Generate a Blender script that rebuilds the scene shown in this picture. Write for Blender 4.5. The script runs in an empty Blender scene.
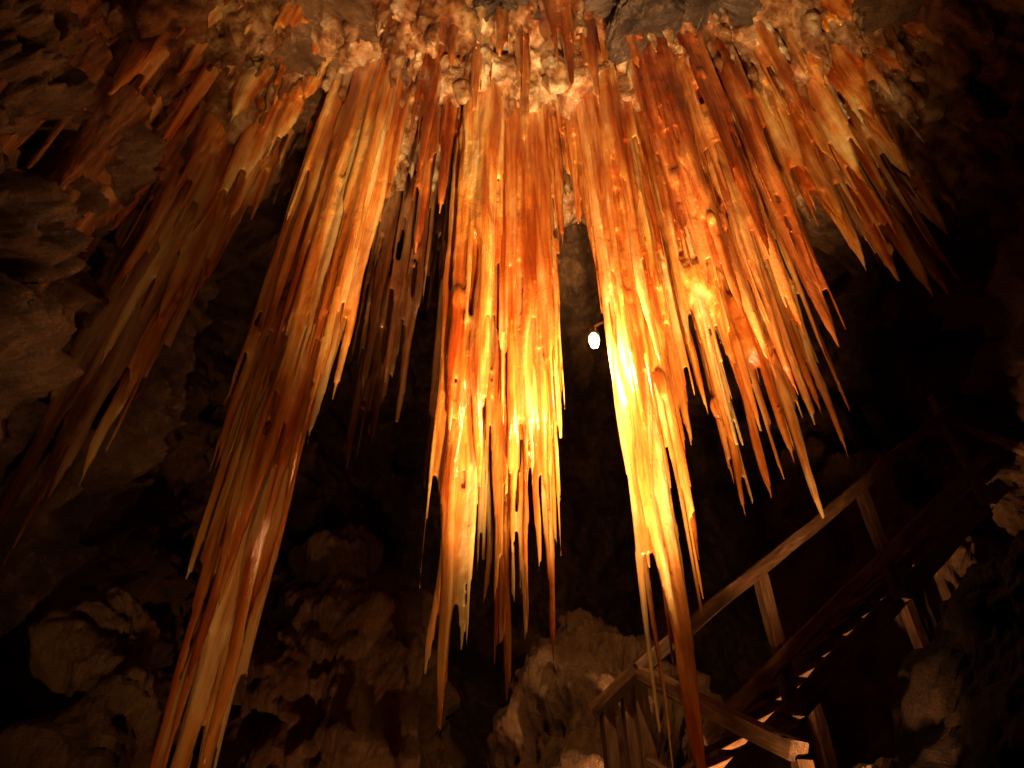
import bpy, bmesh, math, random
from mathutils import Vector, Matrix, noise
rng = random.Random(7)
S = bpy.context.scene

# ------------------------------------------------------------------ utils
def link(o):
    S.collection.objects.link(o); return o
def mesh_obj(name, verts, faces, mat=None, smooth=True, parent=None):
    me = bpy.data.meshes.new(name); me.from_pydata(verts, [], faces); me.update()
    if smooth:
        me.polygons.foreach_set('use_smooth', [True]*len(me.polygons))
    o = bpy.data.objects.new(name, me); link(o)
    if mat: me.materials.append(mat)
    if parent: o.parent = parent
    return o
def empty(name, loc=(0,0,0)):
    o = bpy.data.objects.new(name, None); o.location = loc; return link(o)

class NT:
    def __init__(s, name):
        s.m = bpy.data.materials.new(name); s.m.use_nodes = True
        s.t = s.m.node_tree; s.n = s.t.nodes; s.b = s.n['Principled BSDF']
        s.out = s.n['Material Output']
    def add(s, typ, **kw):
        n = s.n.new(typ)
        for k, v in kw.items():
            if k in n.inputs: n.inputs[k].default_value = v
            else: setattr(n, k, v)
        return n
    def l(s, a, b): s.t.links.new(a, b)
    def coords(s, scale):
        tc = s.add('ShaderNodeTexCoord'); mp = s.add('ShaderNodeMapping')
        mp.inputs['Scale'].default_value = scale
        s.l(tc.outputs['Object'], mp.inputs['Vector']); return mp.outputs['Vector']
    def noise(s, vec, scale, detail=6, rough=.6, dist=0):
        n = s.add('ShaderNodeTexNoise'); n.inputs['Scale'].default_value = scale
        n.inputs['Detail'].default_value = detail; n.inputs['Roughness'].default_value = rough
        n.inputs['Distortion'].default_value = dist
        s.l(vec, n.inputs['Vector']); return n.outputs['Fac']
    def ramp(s, fac, stops):
        r = s.add('ShaderNodeValToRGB'); e = r.color_ramp.elements
        while len(e) < len(stops): e.new(.5)
        for i, (p, c) in enumerate(stops):
            e[i].position = p; e[i].color = (*c, 1) if len(c) == 3 else c
        s.l(fac, r.inputs['Fac']); return r.outputs['Color']
    def bump(s, h, strength, dist, prev=None):
        b = s.add('ShaderNodeBump'); b.inputs['Strength'].default_value = strength
        b.inputs['Distance'].default_value = dist; s.l(h, b.inputs['Height'])
        if prev: s.l(prev, b.inputs['Normal'])
        return b.outputs['Normal']
    def mix(s, fac, a, b, mode='MIX'):
        m = s.add('ShaderNodeMix', data_type='RGBA', blend_type=mode)
        if isinstance(fac, float): m.inputs[0].default_value = fac
        else: s.l(fac, m.inputs[0])
        for i, v in ((6, a), (7, b)):
            if isinstance(v, tuple): m.inputs[i].default_value = (*v, 1)
            else: s.l(v, m.inputs[i])
        return m.outputs[2]

# ------------------------------------------------------------------ materials
def calcite(name, dark, mid, pale, sss=.24, lumpy=False):
    k = NT(name)
    st = k.coords((1, 1, .5 if lumpy else .06)); iso = k.coords((1, 1, 1))
    n1 = k.noise(st, 7, 4, .6, .2)
    n2 = k.noise(k.coords((1, 1, .35)), 1.8, 4, .6)
    c = k.ramp(n1, [(.38, dark), (.5, mid), (.64, pale)])
    c2 = k.ramp(n2, [(.42, (.58, .30, .18)), (.6, (1, 1, 1))])
    col = k.mix(.85, c, c2, 'MULTIPLY')
    k.l(col, k.b.inputs['Base Color'])
    if sss:
        k.b.inputs['Subsurface Weight'].default_value = sss
        k.b.inputs['Subsurface Radius'].default_value = (1, .4, .1)
        k.b.inputs['Subsurface Scale'].default_value = .12
    if lumpy:
        k.l(k.ramp(n2, [(.4, (.3,)*3), (.7, (.6,)*3)]), k.b.inputs['Roughness'])
        k.b.inputs['Coat Weight'].default_value = .2
        b = k.bump(k.noise(k.coords((1, 1, .5)), 14, 6, .72), 1.0, .09)
        k.l(k.bump(k.noise(iso, 50, 4, .7), .8, .02, b), k.b.inputs['Normal'])
        return k.m
    k.l(k.ramp(n2, [(.4, (.08,)*3), (.7, (.30,)*3)]), k.b.inputs['Roughness'])
    k.b.inputs['Coat Weight'].default_value = 1.0
    k.b.inputs['Coat Roughness'].default_value = .05
    b = k.bump(k.noise(k.coords((1, 1, .12)), 26, 4, .55), .5, .035)
    b = k.bump(k.noise(k.coords((1, 1, .6)), 38, 3, .65), .4, .018, b)
    k.l(b, k.b.inputs['Normal']); k.l(b, k.b.inputs['Coat Normal'])
    return k.m
M_or = calcite('calcite_orange', (.46, .11, .017), (.78, .32, .06), (.93, .62, .24))
M_red = calcite('calcite_red', (.22, .038, .009), (.48, .13, .027), (.78, .36, .10), .1)
M_brown = calcite('calcite_brown', (.12, .045, .02), (.30, .13, .05), (.48, .26, .11), 0)
M_cream = calcite('calcite_cream', (.36, .15, .045), (.66, .38, .16), (.88, .70, .44), 0, True)
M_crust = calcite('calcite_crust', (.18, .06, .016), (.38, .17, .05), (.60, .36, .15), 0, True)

def rock(name, c0, c1, c2, rough=(.25, .7), spec=.5):
    k = NT(name)
    iso = k.coords((1, 1, 1))
    n = k.noise(iso, 1.6, 5, .68, .4)
    f = k.noise(iso, 8, 8, .8)
    c = k.ramp(n, [(.3, c0), (.5, c1), (.72, c2)])
    sp = k.ramp(f, [(.34, (.38, .25, .18)), (.62, (1, 1, 1))])
    c = k.mix(.65, c, sp, 'MULTIPLY')
    k.l(c, k.b.inputs['Base Color'])
    k.l(k.ramp(f, [(.4, (rough[1],)*3), (.62, (rough[0],)*3)]), k.b.inputs['Roughness'])
    k.b.inputs['Specular IOR Level'].default_value = spec
    b = k.bump(f, .9, .13)
    b = k.bump(k.noise(iso, 40, 4, .78), 1.0, .035, b)
    k.l(b, k.b.inputs['Normal'])
    return k.m
M_rock = rock('cave_rock', (.10, .040, .014), (.25, .115, .042), (.42, .22, .095))
M_mound = rock('mound_rock', (.16, .07, .024), (.38, .19, .068), (.52, .30, .12), (.4, .8))
M_pale = rock('buttress_rock', (.13, .060, .027), (.34, .175, .082), (.56, .34, .18), (.12, .5))
M_shaded = rock('shaded_rock', (.010, .004, .0015), (.024, .011, .004), (.045, .022, .010), (.6, .9), .05)  # near-black base colour stands in for shade on the foreground rock
M_roof = rock('roof_rock', (.03, .016, .009), (.11, .060, .034), (.28, .18, .11), (.2, .6))

def wood(name):
    k = NT(name)
    n = k.noise(k.coords((.5, 3, 3)), 6, 6, .65, .6)
    c = k.ramp(n, [(.3, (.07, .028, .011)), (.55, (.25, .115, .046)), (.75, (.44, .23, .10))])
    k.l(c, k.b.inputs['Base Color']); k.b.inputs['Roughness'].default_value = .42
    b = k.bump(k.noise(k.coords((.8, 9, 9)), 9, 5, .6), .7, .02)
    k.l(b, k.b.inputs['Normal'])
    return k.m
M_wood = wood('old_wood')

# ------------------------------------------------------------------ cave shell
def build_cave():
    C = Vector((1.0, 3.9, 4.7)); a, b, c = 5.0, 7.2, 5.6; p = 2.6
    NU, NV = 900, 440
    vs = []
    for j in range(NV+1):
        ph = -math.pi/2 + math.pi*j/NV
        for i in range(NU):
            th = 2*math.pi*i/NU
            d = Vector((math.cos(ph)*math.cos(th), math.cos(ph)*math.sin(th), math.sin(ph)))
            R = (abs(d.x/a)**p + abs(d.y/b)**p + abs(d.z/c)**p)**(-1/p)
            P = C + d*R
            w = noise.noise_vector(P*.5)*.6
            f1 = noise.fractal(P*.42 + w*.6, 1.0, 2.0, 3)
            Q = Vector((P.x, P.y, P.z*.3))
            f2 = noise.fractal(Q*1.5 + w, .8, 2.1, 5)
            rg = noise.ridged_multi_fractal(P*.85 + w, 1.0, 2.2, 4, 1.0, 2.0)
            f3 = noise.fractal(P*2.4, .7, 2.1, 6)
            dd = f1*.9 + f2*.46 + (1.2-rg)*.20 + f3*.24
            pit = noise.noise(P*1.5 + Vector((9, 3, 1)) + w)
            if pit > .22: dd += min(.7, (pit-.22)*2.2)
            vs.append(P + d*dd)
    fs = []
    for j in range(NV):
        for i in range(NU):
            i2 = (i+1) % NU
            fs.append((j*NU+i, (j+1)*NU+i, (j+1)*NU+i2, j*NU+i2))
    return mesh_obj('cave_wall', vs, fs, M_rock)
build_cave()

def mound(name, c, r, mat, seed, amp=.22, n=110, pits=0., fine=.6, vz=1.):
    vs, fs = [], []
    c = Vector(c)
    for j in range(n+1):
        ph = -math.pi/2 + math.pi*j/n
        for i in range(n*2):
            th = math.pi*i/n
            d = Vector((math.cos(ph)*math.cos(th)*r[0], math.cos(ph)*math.sin(th)*r[1], math.sin(ph)*r[2]))
            P = d + c
            Q = Vector((P.x, P.y, P.z*vz))
            s = Vector((seed*3.1, seed, 0))
            w = noise.noise_vector(P*.8+s)*.4
            f = noise.fractal(P*1.0+s, 1.0, 2.0, 3)*1.1 + noise.fractal(Q*2.4+s+w, .75, 2.1, 6)*fine
            nn = Vector((d.x/r[0]**2, d.y/r[1]**2, d.z/r[2]**2)).normalized()
            pp = 0
            if pits:
                q = noise.fractal(P*1.8+s+w, .8, 2, 4)
                if q > .18: pp = min(.45, (q-.18)*1.3)*pits
            vs.append(P + nn*(f*amp-pp))
    for j in range(n):
        for i in range(n*2):
            i2 = (i+1) % (n*2)
            fs.append((j*2*n+i, j*2*n+i2, (j+1)*2*n+i2, (j+1)*2*n+i))
    return mesh_obj(name, vs, fs, mat)
mound('rock_buttress', (-4.5, 2.7, 5.0), (1.4, 1.75, 5.6), M_pale, 11, .42, 300, 1., .75, .7)
mound('rock_buttress', (6.0, 3.9, 7.2), (1.65, 1.7, 4.4), M_rock, 12, .45, 170, .8)
mound('rock_mound', (1.0, 7.4, 1.2), (1.3, 1.3, 3.3), M_mound, 1, .30, 190, 0, .7, .8)
mound('rock_mound', (-2.55, 4.5, .9), (.5, .6, 2.5), M_mound, 2, .3)
mound('rock_mound', (2.1, 3.9, .6), (.9, .5, 1.85), M_mound, 3, .22)
mound('rock_mound', (3.05, 3.3, 1.1), (1.4, .7, 2.3), M_shaded, 4, .20, 130)  # foreground mound, its unlit look put into the rock colour
mound('rock_mound', (5.0, 8.4, 2.6), (1.9, 1.3, 4.8), M_mound, 5, .40, 170, 0, .6, .7)
mound('rock_mound', (-2.2, 8.6, 1.4), (1.7, 1.2, 4.4), M_mound, 6, .40, 170, 0, .6, .7)
mound('ceiling_boulder', (1.38, 2.95, 10.1), (.42, .35, 1.0), M_roof, 21, .3, 110, 0, 1.1)
mound('ceiling_boulder', (-.12, 2.95, 10.15), (.36, .35, 1.0), M_roof, 22, .3, 110, 0, 1.1)
mound('ceiling_boulder', (2.1, 2.9, 10.1), (.4, .35, 1.0), M_roof, 23, .3, 110, 0, 1.1)

# ------------------------------------------------------------------ stalactites
def tube(vs, fs, x, y, z0, z1, r0, flare=1.0, nt=12, lump=.16, wob=.02, fl=.14, ex=.6):
    L = z0 - z1
    n = max(10, int(L/.055)); base = len(vs)
    s1 = rng.uniform(0, 90); ph = rng.uniform(0, 6.28); kf = rng.choice([3, 4, 5])
    for j in range(n+1):
        t = j/n; z = z0 - L*t
        r = r0*(1-t)**ex*(.85+.15*(1-t)) + .012
        r += r0*flare*math.exp(-t*L/.45)
        r *= 1 + lump*noise.noise(Vector((s1, z*1.9, 0))) + lump*.6*noise.noise(Vector((s1, z*6, 4)))
        r *= min(1, .08 + (1-t)*L/(.10+1.6*r0))**.6      # needle point
        cx = x + wob*(noise.noise(Vector((s1+5, z*.9, 1))))*2*min(1, t*3)*L*.25
        cy = y + wob*(noise.noise(Vector((s1+9, z*.9, 2))))*2*min(1, t*3)*L*.25
        for i in range(nt):
            a = 2*math.pi*i/nt
            rr = r*(1 + fl*math.sin(kf*a+ph+z*.4) + .10*noise.noise(Vector((math.cos(a)*2+s1, math.sin(a)*2, z*2))))
            vs.append((cx+rr*math.cos(a), cy+rr*math.sin(a), z))
    for j in range(n):
        for i in range(nt):
            i2 = (i+1) % nt
            fs.append((base+j*nt+i, base+(j+1)*nt+i, base+(j+1)*nt+i2, base+j*nt+i2))
    fs.append(tuple(base+i for i in range(nt)))
    fs.append(tuple(base+n*nt+nt-1-i for i in range(nt)))

def blob(vs, fs, c, r, seed, n=20, amp=.35):
    base = len(vs)
    for j in range(n+1):
        ph = -math.pi/2*.999 + math.pi*.999*j/n
        for i in range(n*2):
            th = math.pi*i/n
            d = Vector((math.cos(ph)*math.cos(th)*r[0], math.cos(ph)*math.sin(th)*r[1], math.sin(ph)*r[2]))
            d *= 1 + amp*noise.fractal(d*2.2+Vector((seed, 0, 0)), .9, 2, 4)
            vs.append((c[0]+d.x, c[1]+d.y, c[2]+d.z))
    for j in range(n):
        for i in range(n*2):
            i2 = (i+1) % (n*2)
            fs.append((base+j*2*n+i, base+j*2*n+i2, base+(j+1)*2*n+i2, base+(j+1)*2*n+i))
    fs.append(tuple(base+n*2-1-i for i in range(n*2)))
    fs.append(tuple(base+n*2*n+i for i in range(n*2)))

def fuse(name, vs, fs, mat, voxel, flute=.010, zs=.10, fr=13, fine=0):
    """voxel-merge the grown pieces into one skin, then carve drip flutes along the normals"""
    o = mesh_obj(name+'_grow', vs, fs)
    m = o.modifiers.new('merge', 'REMESH'); m.mode = 'VOXEL'; m.voxel_size = voxel; m.use_smooth_shade = True
    s = o.modifiers.new('soften', 'SMOOTH'); s.factor = .5; s.iterations = 1
    dg = bpy.context.evaluated_depsgraph_get(); dg.update()
    me = bpy.data.meshes.new_from_object(o.evaluated_get(dg))
    old = o.data; bpy.data.objects.remove(o); bpy.data.meshes.remove(old)
    nrm = [v.normal.copy() for v in me.vertices]
    for v, n in zip(me.vertices, nrm):
        p = v.co
        f = noise.noise(Vector((p.x*fr, p.y*fr, p.z*fr*zs))) + .5*noise.noise(Vector((p.x*5, p.y*5, p.z*1.5)))
        if fine: f += fine*noise.fractal(Vector((p.x*4, p.y*4, p.z*1.8)), .7, 2.2, 4)
        v.co = p + n*(f*flute)
    me.name = name; me.materials.clear(); me.materials.append(mat)
    me.polygons.foreach_set('use_smooth', [True]*len(me.polygons)); me.update()
    return link(bpy.data.objects.new(name, me))

def cluster(name, strands, mat, sat=7, voxel=.018, blobs=(), satr=(.2, .42), lenr=(.4, .98), spread=1.35, flare=.6):
    vs, fs = [], []
    for (x, y, z0, z1, r) in strands:
        tube(vs, fs, x, y, z0, z1, r, flare, nt=16, ex=.65)
        for k in range(sat):
            a = rng.uniform(0, 6.283); d = r*rng.uniform(.75, spread)
            L = (z0-z1)*(lenr[0]+(lenr[1]-lenr[0])*rng.random()**.8)
            t = L/(z0-z1)
            d *= .55+.45*(1-t)**.5
            d += .015
            tube(vs, fs, x+d*math.cos(a), y+d*math.sin(a), z0-rng.uniform(0, .5), z0-L, max(.026, r*rng.uniform(*satr)), flare, nt=9, wob=.008, ex=.85)
        for k in range(int((z0-z1)*.35)):
            t = rng.uniform(.05, .85); a = rng.uniform(0, 6.28)
            rr = r*(1-t)**.6
            s = rng.uniform(.3, .6)*r
            blob(vs, fs, (x+rr*.8*math.cos(a), y+rr*.8*math.sin(a), z0-(z0-z1)*t), (s*.8, s*.8, s*rng.uniform(1.5, 3.5)), rng.uniform(0, 99), 8)
    for (c, r) in blobs: blob(vs, fs, c, r, rng.uniform(0, 99), 22)
    return fuse(name, vs, fs, mat, voxel)

TOP = 10.2
A = [(-1.73,4.00,TOP,1.7,.20),(-1.55,3.85,TOP,2.2,.15),(-1.92,4.25,TOP,1.6,.17),(-1.59,3.70,TOP,3.0,.11),
     (-1.70,3.75,TOP,2.6,.11),(-1.38,3.65,TOP,3.7,.11),(-1.30,3.90,TOP,4.7,.09),(-1.80,3.9,TOP,3.3,.14),
     (-2.09,4.15,TOP,3.4,.12),(-2.03,3.95,TOP,4.1,.11),(-1.48,4.10,TOP,4.4,.13),(-1.92,3.8,TOP,5.1,.12),(-1.65,4.1,TOP,1.5,.16)]
cluster('stalactite_curtain', A, M_or, 7)
B = [(-.38,3.9,TOP,2.45,.16),(-.48,4.0,TOP,2.8,.10),(-.30,3.95,TOP,2.9,.10),(-.25,3.75,TOP,3.87,.12),(-.20,3.9,TOP,4.64,.09),(-.44,3.8,TOP,4.2,.10)]
cluster('stalactite_column', B, M_or, 6, .017)
Cc = [(.24,4.3,TOP,2.95,.085),(.09,4.3,TOP,3.05,.085),(-.02,4.45,TOP,2.75,.085),(.17,4.2,TOP,3.5,.065),(.38,4.3,TOP,4.6,.06),
      (-.11,4.3,TOP,3.3,.075),(.32,4.45,TOP,3.8,.07),(.02,4.15,TOP,3.6,.07),(-.2,4.5,TOP,3.35,.07),(.12,4.1,TOP,4.1,.07),(.36,4.15,TOP,5.2,.07),(-.07,4.15,TOP,4.8,.08),(.26,4.1,TOP,4.4,.06)]
cluster('stalactite_organ_pipes', Cc, M_or, 5, .016, satr=(.3, .5), spread=1.9, lenr=(.7, .99))
Dd = [(.977,4.0,TOP,2.05,.21),(1.18,4.05,TOP,3.5,.11),(.93,3.9,TOP,2.9,.15),(1.13,3.85,TOP,3.7,.12),(.86,4.05,TOP,3.45,.12),(1.05,4.1,TOP,2.7,.15),
      (.90,3.82,TOP,4.4,.09),(.83,3.95,TOP,5.2,.10),(.74,4.0,TOP,6.2,.10),(1.31,4.1,TOP,4.4,.09),(.66,4.1,TOP,7.0,.10),(1.05,3.7,TOP,4.8,.10),(1.22,3.8,TOP,5.5,.10)]
cluster('stalactite_spire', Dd, M_or, 8, .017)
E = [(1.94,3.6,TOP+.4,4.5,.14),(1.745,3.5,TOP+.4,4.65,.13),(2.35,3.6,TOP+.4,4.9,.11),(2.28,3.4,TOP+.4,5.3,.10),(1.59,3.35,TOP+.4,4.9,.12),
     (1.50,3.5,TOP+.4,5.4,.11),(1.92,3.3,TOP+.4,5.6,.12),(2.12,3.55,TOP+.4,5.0,.12),(1.42,3.5,TOP+.4,6.2,.12)]
cluster('stalactite_drapery', E, M_red, 7)
F = [(2.29,4.5,9.8,3.98,.10),(1.77,4.6,9.8,4.08,.10),(1.97,4.5,9.8,4.2,.11),(2.73,4.6,9.8,4.67,.09),(2.19,4.4,9.8,4.44,.10),
     (1.73,4.4,9.8,4.62,.09),(2.41,4.4,9.8,4.83,.09),(1.94,4.3,9.8,4.66,.10),(1.6,4.5,9.8,5.0,.10),(2.55,4.5,9.8,5.0,.1),(2.1,4.25,9.8,5.2,.12),(1.55,4.3,9.8,5.6,.12)]
cluster('stalactite_cluster', F, M_or, 9, blobs=[((1.8,4.4,6.5),(.22,.22,.5)),((2.15,4.45,6.0),(.22,.2,.45))], satr=(.3, .5), spread=2.0)
G = [(3.88,4.3,9.9,6.18,.18),(3.56,4.2,9.9,6.24,.18),(3.23,4.1,9.9,6.34,.18),(3.14,4.0,9.9,6.84,.2),(3.7,4.3,9.9,7.1,.22),(2.78,4.0,10,7.08,.2),(4.24,4.5,9.6,6.4,.2),(2.95,3.9,10,7.6,.22),(3.4,3.8,10,7.3,.22),
     (4.5,4.4,9.6,7.2,.22),(4.1,4.0,9.8,7.7,.22),(4.7,4.2,9.4,7.6,.22),(3.7,3.6,9.8,8.1,.2),(3.2,3.4,10,8.4,.2),(5.0,4.4,9.2,6.9,.2),
     (3.9,3.2,10,8.3,.2),(4.3,3.5,9.8,8.0,.22),(4.7,3.6,9.6,7.8,.22),(3.4,2.9,10.2,8.7,.2),(4.4,3.0,9.9,8.1,.22),(5.0,3.9,9.4,7.4,.2)]
cluster('stalactite_fringe', G, M_or, 7, .025, lenr=(.5, .97), spread=1.7)
H = [(-3.12,4.25,9.4,4.13,.15),(-3.10,4.25,9.4,4.65,.16),(-3.02,4.15,9.5,5.18,.17),(-2.98,4.05,9.7,5.64,.17),(-3.02,3.9,9.7,6.2,.19),(-2.86,3.8,9.9,6.5,.18),
     (-2.70,4.0,10,6.9,.18),(-2.6,3.8,10,7.3,.2),(-3.05,4.2,9.4,4.85,.17),(-2.8,4.2,10,6.3,.16),(-2.4,3.8,10.2,8.1,.2),(-2.2,3.6,10.2,8.5,.2),
     (-2.95,3.5,9.9,7.0,.22),(-2.7,3.4,10,7.7,.22),(-3.15,3.3,9.8,7.3,.25),(-2.9,3.1,10,8.2,.22),(-2.45,3.3,10.2,8.7,.22),(-3.2,3.85,9.5,6.3,.22),
     (-2.6,2.9,10.2,8.4,.22),(-2.9,2.7,10,7.9,.22),(-3.2,2.9,9.8,7.4,.22),(-2.3,3.0,10.3,8.7,.2),(-2.1,3.3,10.4,8.9,.2),(-3.2,2.4,9.8,7.5,.2),(-3.2,3.4,9.4,5.9,.2),(-3.15,3.0,9.4,6.3,.2),
     (-3.1,3.6,9.4,5.5,.16),(-3.1,2.6,9.6,6.6,.2),(-3.1,3.85,9.3,5.0,.14)]
cluster('stalactite_fringe', H, M_or, 7, .025, lenr=(.4, .97), spread=1.7)
I = [(.12,3.3,TOP+.6,7.07,.10),(.84,3.3,TOP+.6,7.86,.10),(.57,3.2,TOP+.6,7.96,.09),(-.85,3.6,TOP+.4,7.15,.12),(-.36,3.4,TOP+.4,7.8,.1),
     (-1.29,3.3,TOP+.4,8.47,.12),(-.62,3.2,TOP+.4,8.37,.1),(1.23,3.1,TOP+.4,8.16,.1),(2.76,3.3,TOP+.4,7.5,.1),(-.12,3.1,TOP+.4,8.36,.09),(.42,3.0,TOP+.4,8.47,.09),(-.7,3.9,TOP,6.9,.12),(-.9,4.1,TOP,6.6,.12),(.5,4.3,TOP,7.0,.1)]
cluster('stalactite_fringe', I, M_red, 3, .022, spread=1.8, lenr=(.5, .95))
J = [(-1.57,5.5,TOP,5.06,.12),(-1.40,5.6,TOP,5.39,.10),(-1.14,5.4,TOP,5.54,.11),(-1.0,5.0,TOP,6.59,.14),(-1.51,5.3,TOP,5.84,.12),(-.76,4.9,TOP,7.01,.12),(-1.25,5.2,TOP,5.89,.12),(-.82,5.6,TOP,4.88,.10),(-.6,5.4,TOP,4.3,.12),(-.5,5.6,TOP,3.9,.12)]
cluster('stalactite_cluster', J, M_brown, 6, .025, spread=1.7)

# flowstone mass on the roof from which everything hangs
vs, fs = [], []
for k in range(190):
    x = rng.uniform(-2.4, 3.6); y = rng.uniform(3.2, 6.0)
    z = 9.95 - .07*abs(x-.4)**1.7 + rng.uniform(-.3, .4) - .12*(y-4)
    blob(vs, fs, (x, y, z), (rng.uniform(.15, .4), rng.uniform(.15, .35), rng.uniform(.25, .6)), k, 14, .7)
for k in range(60):   # crust wrapping the necks of the big formations
    x = rng.uniform(-1.0, 1.7); y = rng.uniform(3.55, 4.0)
    z = rng.uniform(8.9, 9.9)
    blob(vs, fs, (x, y, z), (rng.uniform(.08, .2), rng.uniform(.08, .2), rng.uniform(.15, .4)), k+300, 12, .7)
for k in range(340):
    x = rng.uniform(-3.0, 4.2); y = rng.uniform(3.0, 5.0)
    z = 9.9 - .07*abs(x-.4)**1.7
    tube(vs, fs, x, y, z+.3, z-rng.uniform(.25, 1.4), rng.uniform(.03, .10), 1.4, 9, ex=.9)
fuse('flowstone', vs, fs, M_cream, .027, .028, .6, 9, 1.2)
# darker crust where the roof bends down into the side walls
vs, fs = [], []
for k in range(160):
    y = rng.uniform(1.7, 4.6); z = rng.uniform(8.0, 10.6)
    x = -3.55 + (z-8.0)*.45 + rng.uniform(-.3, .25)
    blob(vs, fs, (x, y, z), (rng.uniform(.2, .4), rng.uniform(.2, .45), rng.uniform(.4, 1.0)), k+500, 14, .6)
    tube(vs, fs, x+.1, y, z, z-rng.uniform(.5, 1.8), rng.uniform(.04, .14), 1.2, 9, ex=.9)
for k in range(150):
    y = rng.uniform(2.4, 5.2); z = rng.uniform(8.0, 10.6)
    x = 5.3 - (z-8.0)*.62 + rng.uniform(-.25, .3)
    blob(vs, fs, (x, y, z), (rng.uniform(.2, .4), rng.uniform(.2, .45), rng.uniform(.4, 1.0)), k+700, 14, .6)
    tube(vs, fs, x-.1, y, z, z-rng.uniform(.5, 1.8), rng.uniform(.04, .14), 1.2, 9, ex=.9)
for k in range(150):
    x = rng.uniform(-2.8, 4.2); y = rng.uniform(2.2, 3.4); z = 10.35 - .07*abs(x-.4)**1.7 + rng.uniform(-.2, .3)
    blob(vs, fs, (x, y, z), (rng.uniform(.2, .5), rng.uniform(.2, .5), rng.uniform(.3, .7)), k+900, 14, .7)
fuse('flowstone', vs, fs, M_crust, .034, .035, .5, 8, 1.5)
# thin wall draperies running down the near left wall
vs, fs = [], []
for k in range(60):
    y = rng.uniform(2.0, 4.1); zt = rng.uniform(6.0, 8.8)
    x = -3.26 + .10*math.sin(y*5) + rng.uniform(-.12, .06)
    tube(vs, fs, x, y, zt, zt-rng.uniform(1.2, 3.4), rng.uniform(.05, .12), .5, 10, ex=.8)
fuse('wall_drapery', vs, fs, M_brown, .026, .02, .2, 12)

# ------------------------------------------------------------------ timber
def beam(name, p1, p2, w, h, parent, mat=M_wood):
    p1, p2 = Vector(p1), Vector(p2); d = (p2-p1); L = d.length; d.normalize()
    up = Vector((0, 0, 1)) if abs(d.z) < .95 else Vector((.97, .24, 0))
    sx = d.cross(up).normalized(); sz = sx.cross(d).normalized()
    bm = bmesh.new(); n = max(2, int(L/.12)); rings = []
    sd = rng.uniform(0, 50)
    for j in range(n+1):
        t = j/n; c = Vector((L*t, 0, 0)); ring = []
        ch = .18
        for (a, b) in ((-1, -1+ch), (-1+ch, -1), (1-ch, -1), (1, -1+ch), (1, 1-ch), (1-ch, 1), (-1+ch, 1), (-1, 1-ch)):
            e = 1+.12*noise.noise(Vector((t*L*3, a*2+sd, b*2)))
            ring.append(bm.verts.new(c + Vector((0, a*w/2*e + .02*noise.noise(Vector((t*L*1.5, sd, 0))), b*h/2*e + .02*noise.noise(Vector((t*L*1.5, sd, 5)))))))
        rings.append(ring)
    for j in range(n):
        for i in range(8):
            bm.faces.new((rings[j][i], rings[j][(i+1)%8], rings[j+1][(i+1)%8], rings[j+1][i]))
    bm.faces.new(rings[0][::-1]); bm.faces.new(rings[-1])
    bmesh.ops.recalc_face_normals(bm, faces=bm.faces)
    me = bpy.data.meshes.new(name); bm.to_mesh(me); bm.free(); me.materials.append(mat)
    o = bpy.data.objects.new(name, me); link(o)
    M = Matrix((d, sx, sz)).transposed().to_4x4(); M.translation = p1
    o.matrix_world = M
    if parent: o.parent = parent
    return o

P0 = Vector((.91, 5.0, 3.16)); P1 = Vector((4.87, 6.0, 6.26))
def up_at(x, dz=0, off=0):
    t = (x-P0.x)/(P1.x-P0.x); q = P0.lerp(P1, t)
    n = Vector((-(P1.y-P0.y), P1.x-P0.x, 0)).normalized()
    return q + n*off + Vector((0, 0, dz))
rail = empty('wooden_railing')
beam('handrail', up_at(.88), up_at(4.95), .12, .11, rail)
for i, x in enumerate((.93, 2.1, 3.4, 4.85)):
    beam('post_%d' % (i+1), up_at(x, -1.15, .10), up_at(x, .03 if i < 3 else .28, .10), .10, .10, rail)
beam('lower_rail', up_at(1.3, -.72, .01), up_at(5.2, -.72, .01), .06, .11, rail)
beam('end_rail', up_at(4.85, -.05, .12), (5.5, 5.7, 5.3), .09, .09, rail)
beam('end_post', (5.35, 5.75, 4.3), (5.35, 5.75, 5.6), .09, .09, rail)
rl = empty('wooden_railing')
beam('handrail', (.90, 5.02, 3.14), (1.50, 3.96, 2.42), .13, .10, rl)
beam('stub_rail', (.60, 5.28, 2.95), (.90, 5.0, 3.15), .11, .09, rl)
beam('post_1', (.68, 5.24, 1.6), (.68, 5.24, 2.98), .09, .09, rl)
beam('post_2', (.82, 5.16, 1.6), (.82, 5.16, 3.06), .08, .08, rl)
beam('post_3', (1.5, 3.98, 1.2), (1.5, 3.98, 2.38), .09, .09, rl)
beam('lower_rail', (.90, 5.02, 2.55), (1.56, 3.85, 1.75), .07, .10, rl)
st = empty('wooden_staircase')
beam('stringer_front', up_at(1.1, -1.12, .18), up_at(5.3, -1.12, .18), .05, .16, st)
beam('stringer_back', up_at(1.1, -1.12, 1.06), up_at(5.3, -1.12, 1.06), .05, .16, st)
for i in range(18):
    x = 1.15 + i*.232
    beam('tread_%d' % (i+1), up_at(x, -1.0, .21), up_at(x, -1.0, 1.03), .24, .04, st)
for i, x in enumerate((1.6, 3.0, 4.4)):
    q = up_at(x, -1.1, 1.12); beam('support_post_%d' % (i+1), (q.x, q.y, -.6), q, .12, .12, st)
fl = empty('wooden_staircase')
for i in range(7):
    q = Vector((1.0, 4.95, 2.0)).lerp(Vector((1.65, 3.8, 1.2)), i/7)
    beam('tread_%d' % (i+1), q, q+Vector((.8, .42, 0)), .26, .045, fl)
beam('stringer', (.98, 4.9, 1.9), (1.63, 3.75, 1.1), .05, .24, fl)
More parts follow.
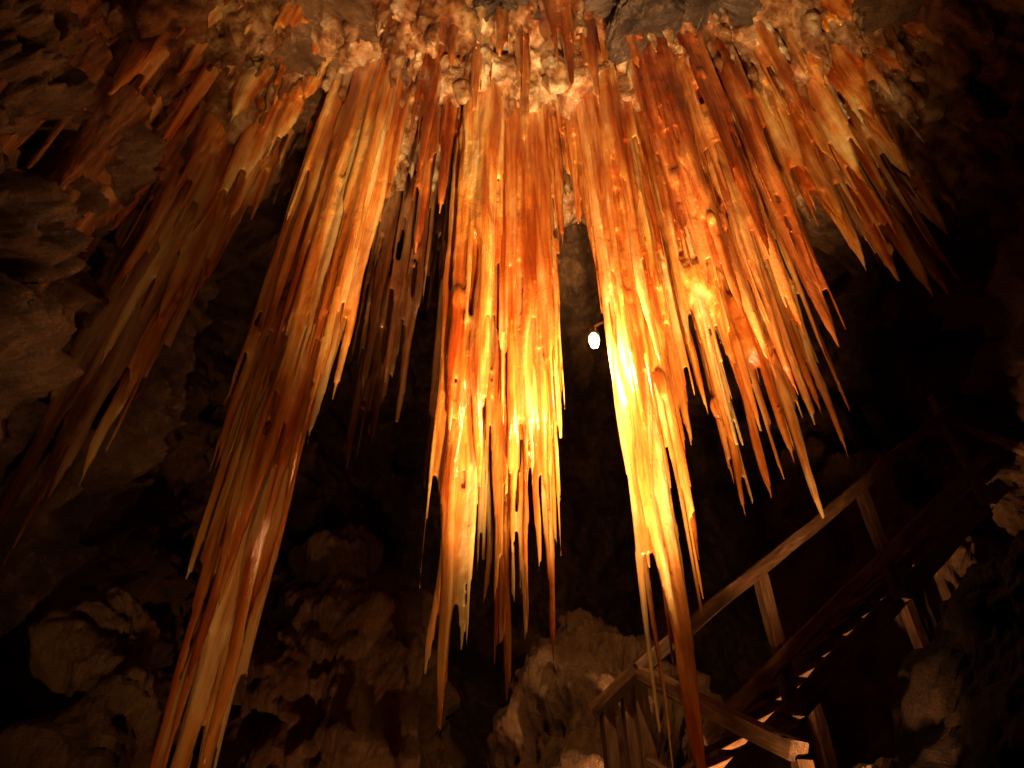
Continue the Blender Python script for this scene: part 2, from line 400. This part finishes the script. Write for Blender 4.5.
beam('stringer_2', (1.8, 5.32, 1.9), (2.45, 4.17, 1.1), .05, .24, fl)

# ------------------------------------------------------------------ cave lamp + added fill spots
def light(name, typ, loc, e, col, rad=.05, aim=None, size=None, blend=1):
    d = bpy.data.lights.new(name, typ); d.energy = e; d.color = col; d.shadow_soft_size = rad
    o = bpy.data.objects.new(name, d); o.location = loc; link(o)
    if aim: o.rotation_euler = (Vector(aim)-Vector(loc)).to_track_quat('-Z', 'Y').to_euler()
    if size: d.spot_size = math.radians(size); d.spot_blend = blend
    return o
def simple(name, col, rough=.5, metal=0, em=0):
    k = NT(name); k.b.inputs['Base Color'].default_value = (*col, 1); k.b.inputs['Roughness'].default_value = rough
    k.b.inputs['Metallic'].default_value = metal
    if em:
        k.b.inputs['Emission Color'].default_value = (1, .62, .26, 1); k.b.inputs['Emission Strength'].default_value = em
    return k.m
M_metal = simple('lamp_metal', (.08, .06, .05), .4, .8)
M_bulb = simple('lamp_glass', (.9, .8, .6), .3, 0, 4)
def lathe(name, prof, loc, mat, parent, n=20):
    vs, fs = [], []
    for (r, z) in prof:
        for i in range(n):
            a = 2*math.pi*i/n; vs.append((r*math.cos(a), r*math.sin(a), z))
    for j in range(len(prof)-1):
        for i in range(n):
            i2 = (i+1) % n; fs.append((j*n+i, j*n+i2, (j+1)*n+i2, (j+1)*n+i))
    o = mesh_obj(name, vs, fs, mat, True, parent); o.location = loc; return o
LP = Vector((.63, 3.80, 5.24))
lamp = empty('cave_lamp')
lathe('bulb', [(.001, -.085), (.028, -.075), (.043, -.02), (.040, .02), (.024, .05), (.001, .055)], LP, M_bulb, lamp)
lathe('socket', [(.045, .04), (.035, .06), (.026, .075), (.022, .13), (.001, .135)], LP, M_metal, lamp)
beam('bracket', LP+Vector((0, 0, .12)), (.80, 3.98, 5.62), .018, .018, lamp, M_metal)
light('lamp_glow', 'POINT', LP+Vector((0, -.02, -.14)), 100, (1, .60, .27), .025).parent = lamp

def add_fill(loc, aim, e, col, size, rad=.08):  # unseen fill spot, added to brighten formations, walls and stairs
    g = empty('added_fill_light')
    d = (Vector(aim)-Vector(loc)).normalized()
    o = lathe('fill_housing', [(.001, -.16), (.06, -.15), (.09, -.08), (.11, .02), (.115, .03), (.10, .03)], Vector(loc)-d*.08, M_metal, g)  # invented casing around the added fill spot
    o.rotation_euler = d.to_track_quat('Z', 'Y').to_euler()
    light('beam', 'SPOT', Vector(loc), e, col, rad, aim, size).parent = g
add_fill((.45, 1.1, -.3), (.6, 4.0, 8.3), 7500, (1, .64, .30), 46)
add_fill((.42, 2.75, 1.7), (.45, 3.9, 9.2), 2500, (1, .64, .30), 66, .04)
add_fill((-.6, 1.5, .2), (-1.7, 4.0, 4.6), 190, (1, .60, .27), 60)
add_fill((.9, 1.7, .5), (1.0, 4.0, 3.1), 80, (1, .60, .27), 44)
add_fill((-1.2, .3, .3), (-3.2, 3.1, 4.9), 1250, (1, .60, .33), 54)
add_fill((-.2, 6.0, -.2), (1.0, 7.4, 3.6), 560, (1, .58, .28), 50)
add_fill((.2, 5.6, 1.0), (5.0, 7.0, 8.3), 1500, (1, .56, .26), 50)
add_fill((-1.3, 5.6, -.2), (-1.8, 8.4, 4.2), 150, (1, .5, .22), 80)
add_fill((1.30, 2.9, 1.35), (3.1, 5.3, 5.0), 620, (1, .58, .28), 50)

# ------------------------------------------------------------------ world + camera
w = bpy.data.worlds.new('World'); S.world = w; w.use_nodes = True
w.node_tree.nodes['Background'].inputs[0].default_value = (.02, .01, .006, 1)
w.node_tree.nodes['Background'].inputs[1].default_value = .05
S.view_settings.view_transform = 'Standard'; S.view_settings.look = 'None'; S.view_settings.exposure = 0
cd = bpy.data.cameras.new('camera'); cam = bpy.data.objects.new('camera', cd); link(cam)
cd.lens = 36*683/1024; cd.sensor_width = 36; cd.clip_end = 200; cd.clip_start = .05
cam.location = (0, 0, 1.6); cam.rotation_euler = (math.radians(130), 0, 0)
S.camera = cam
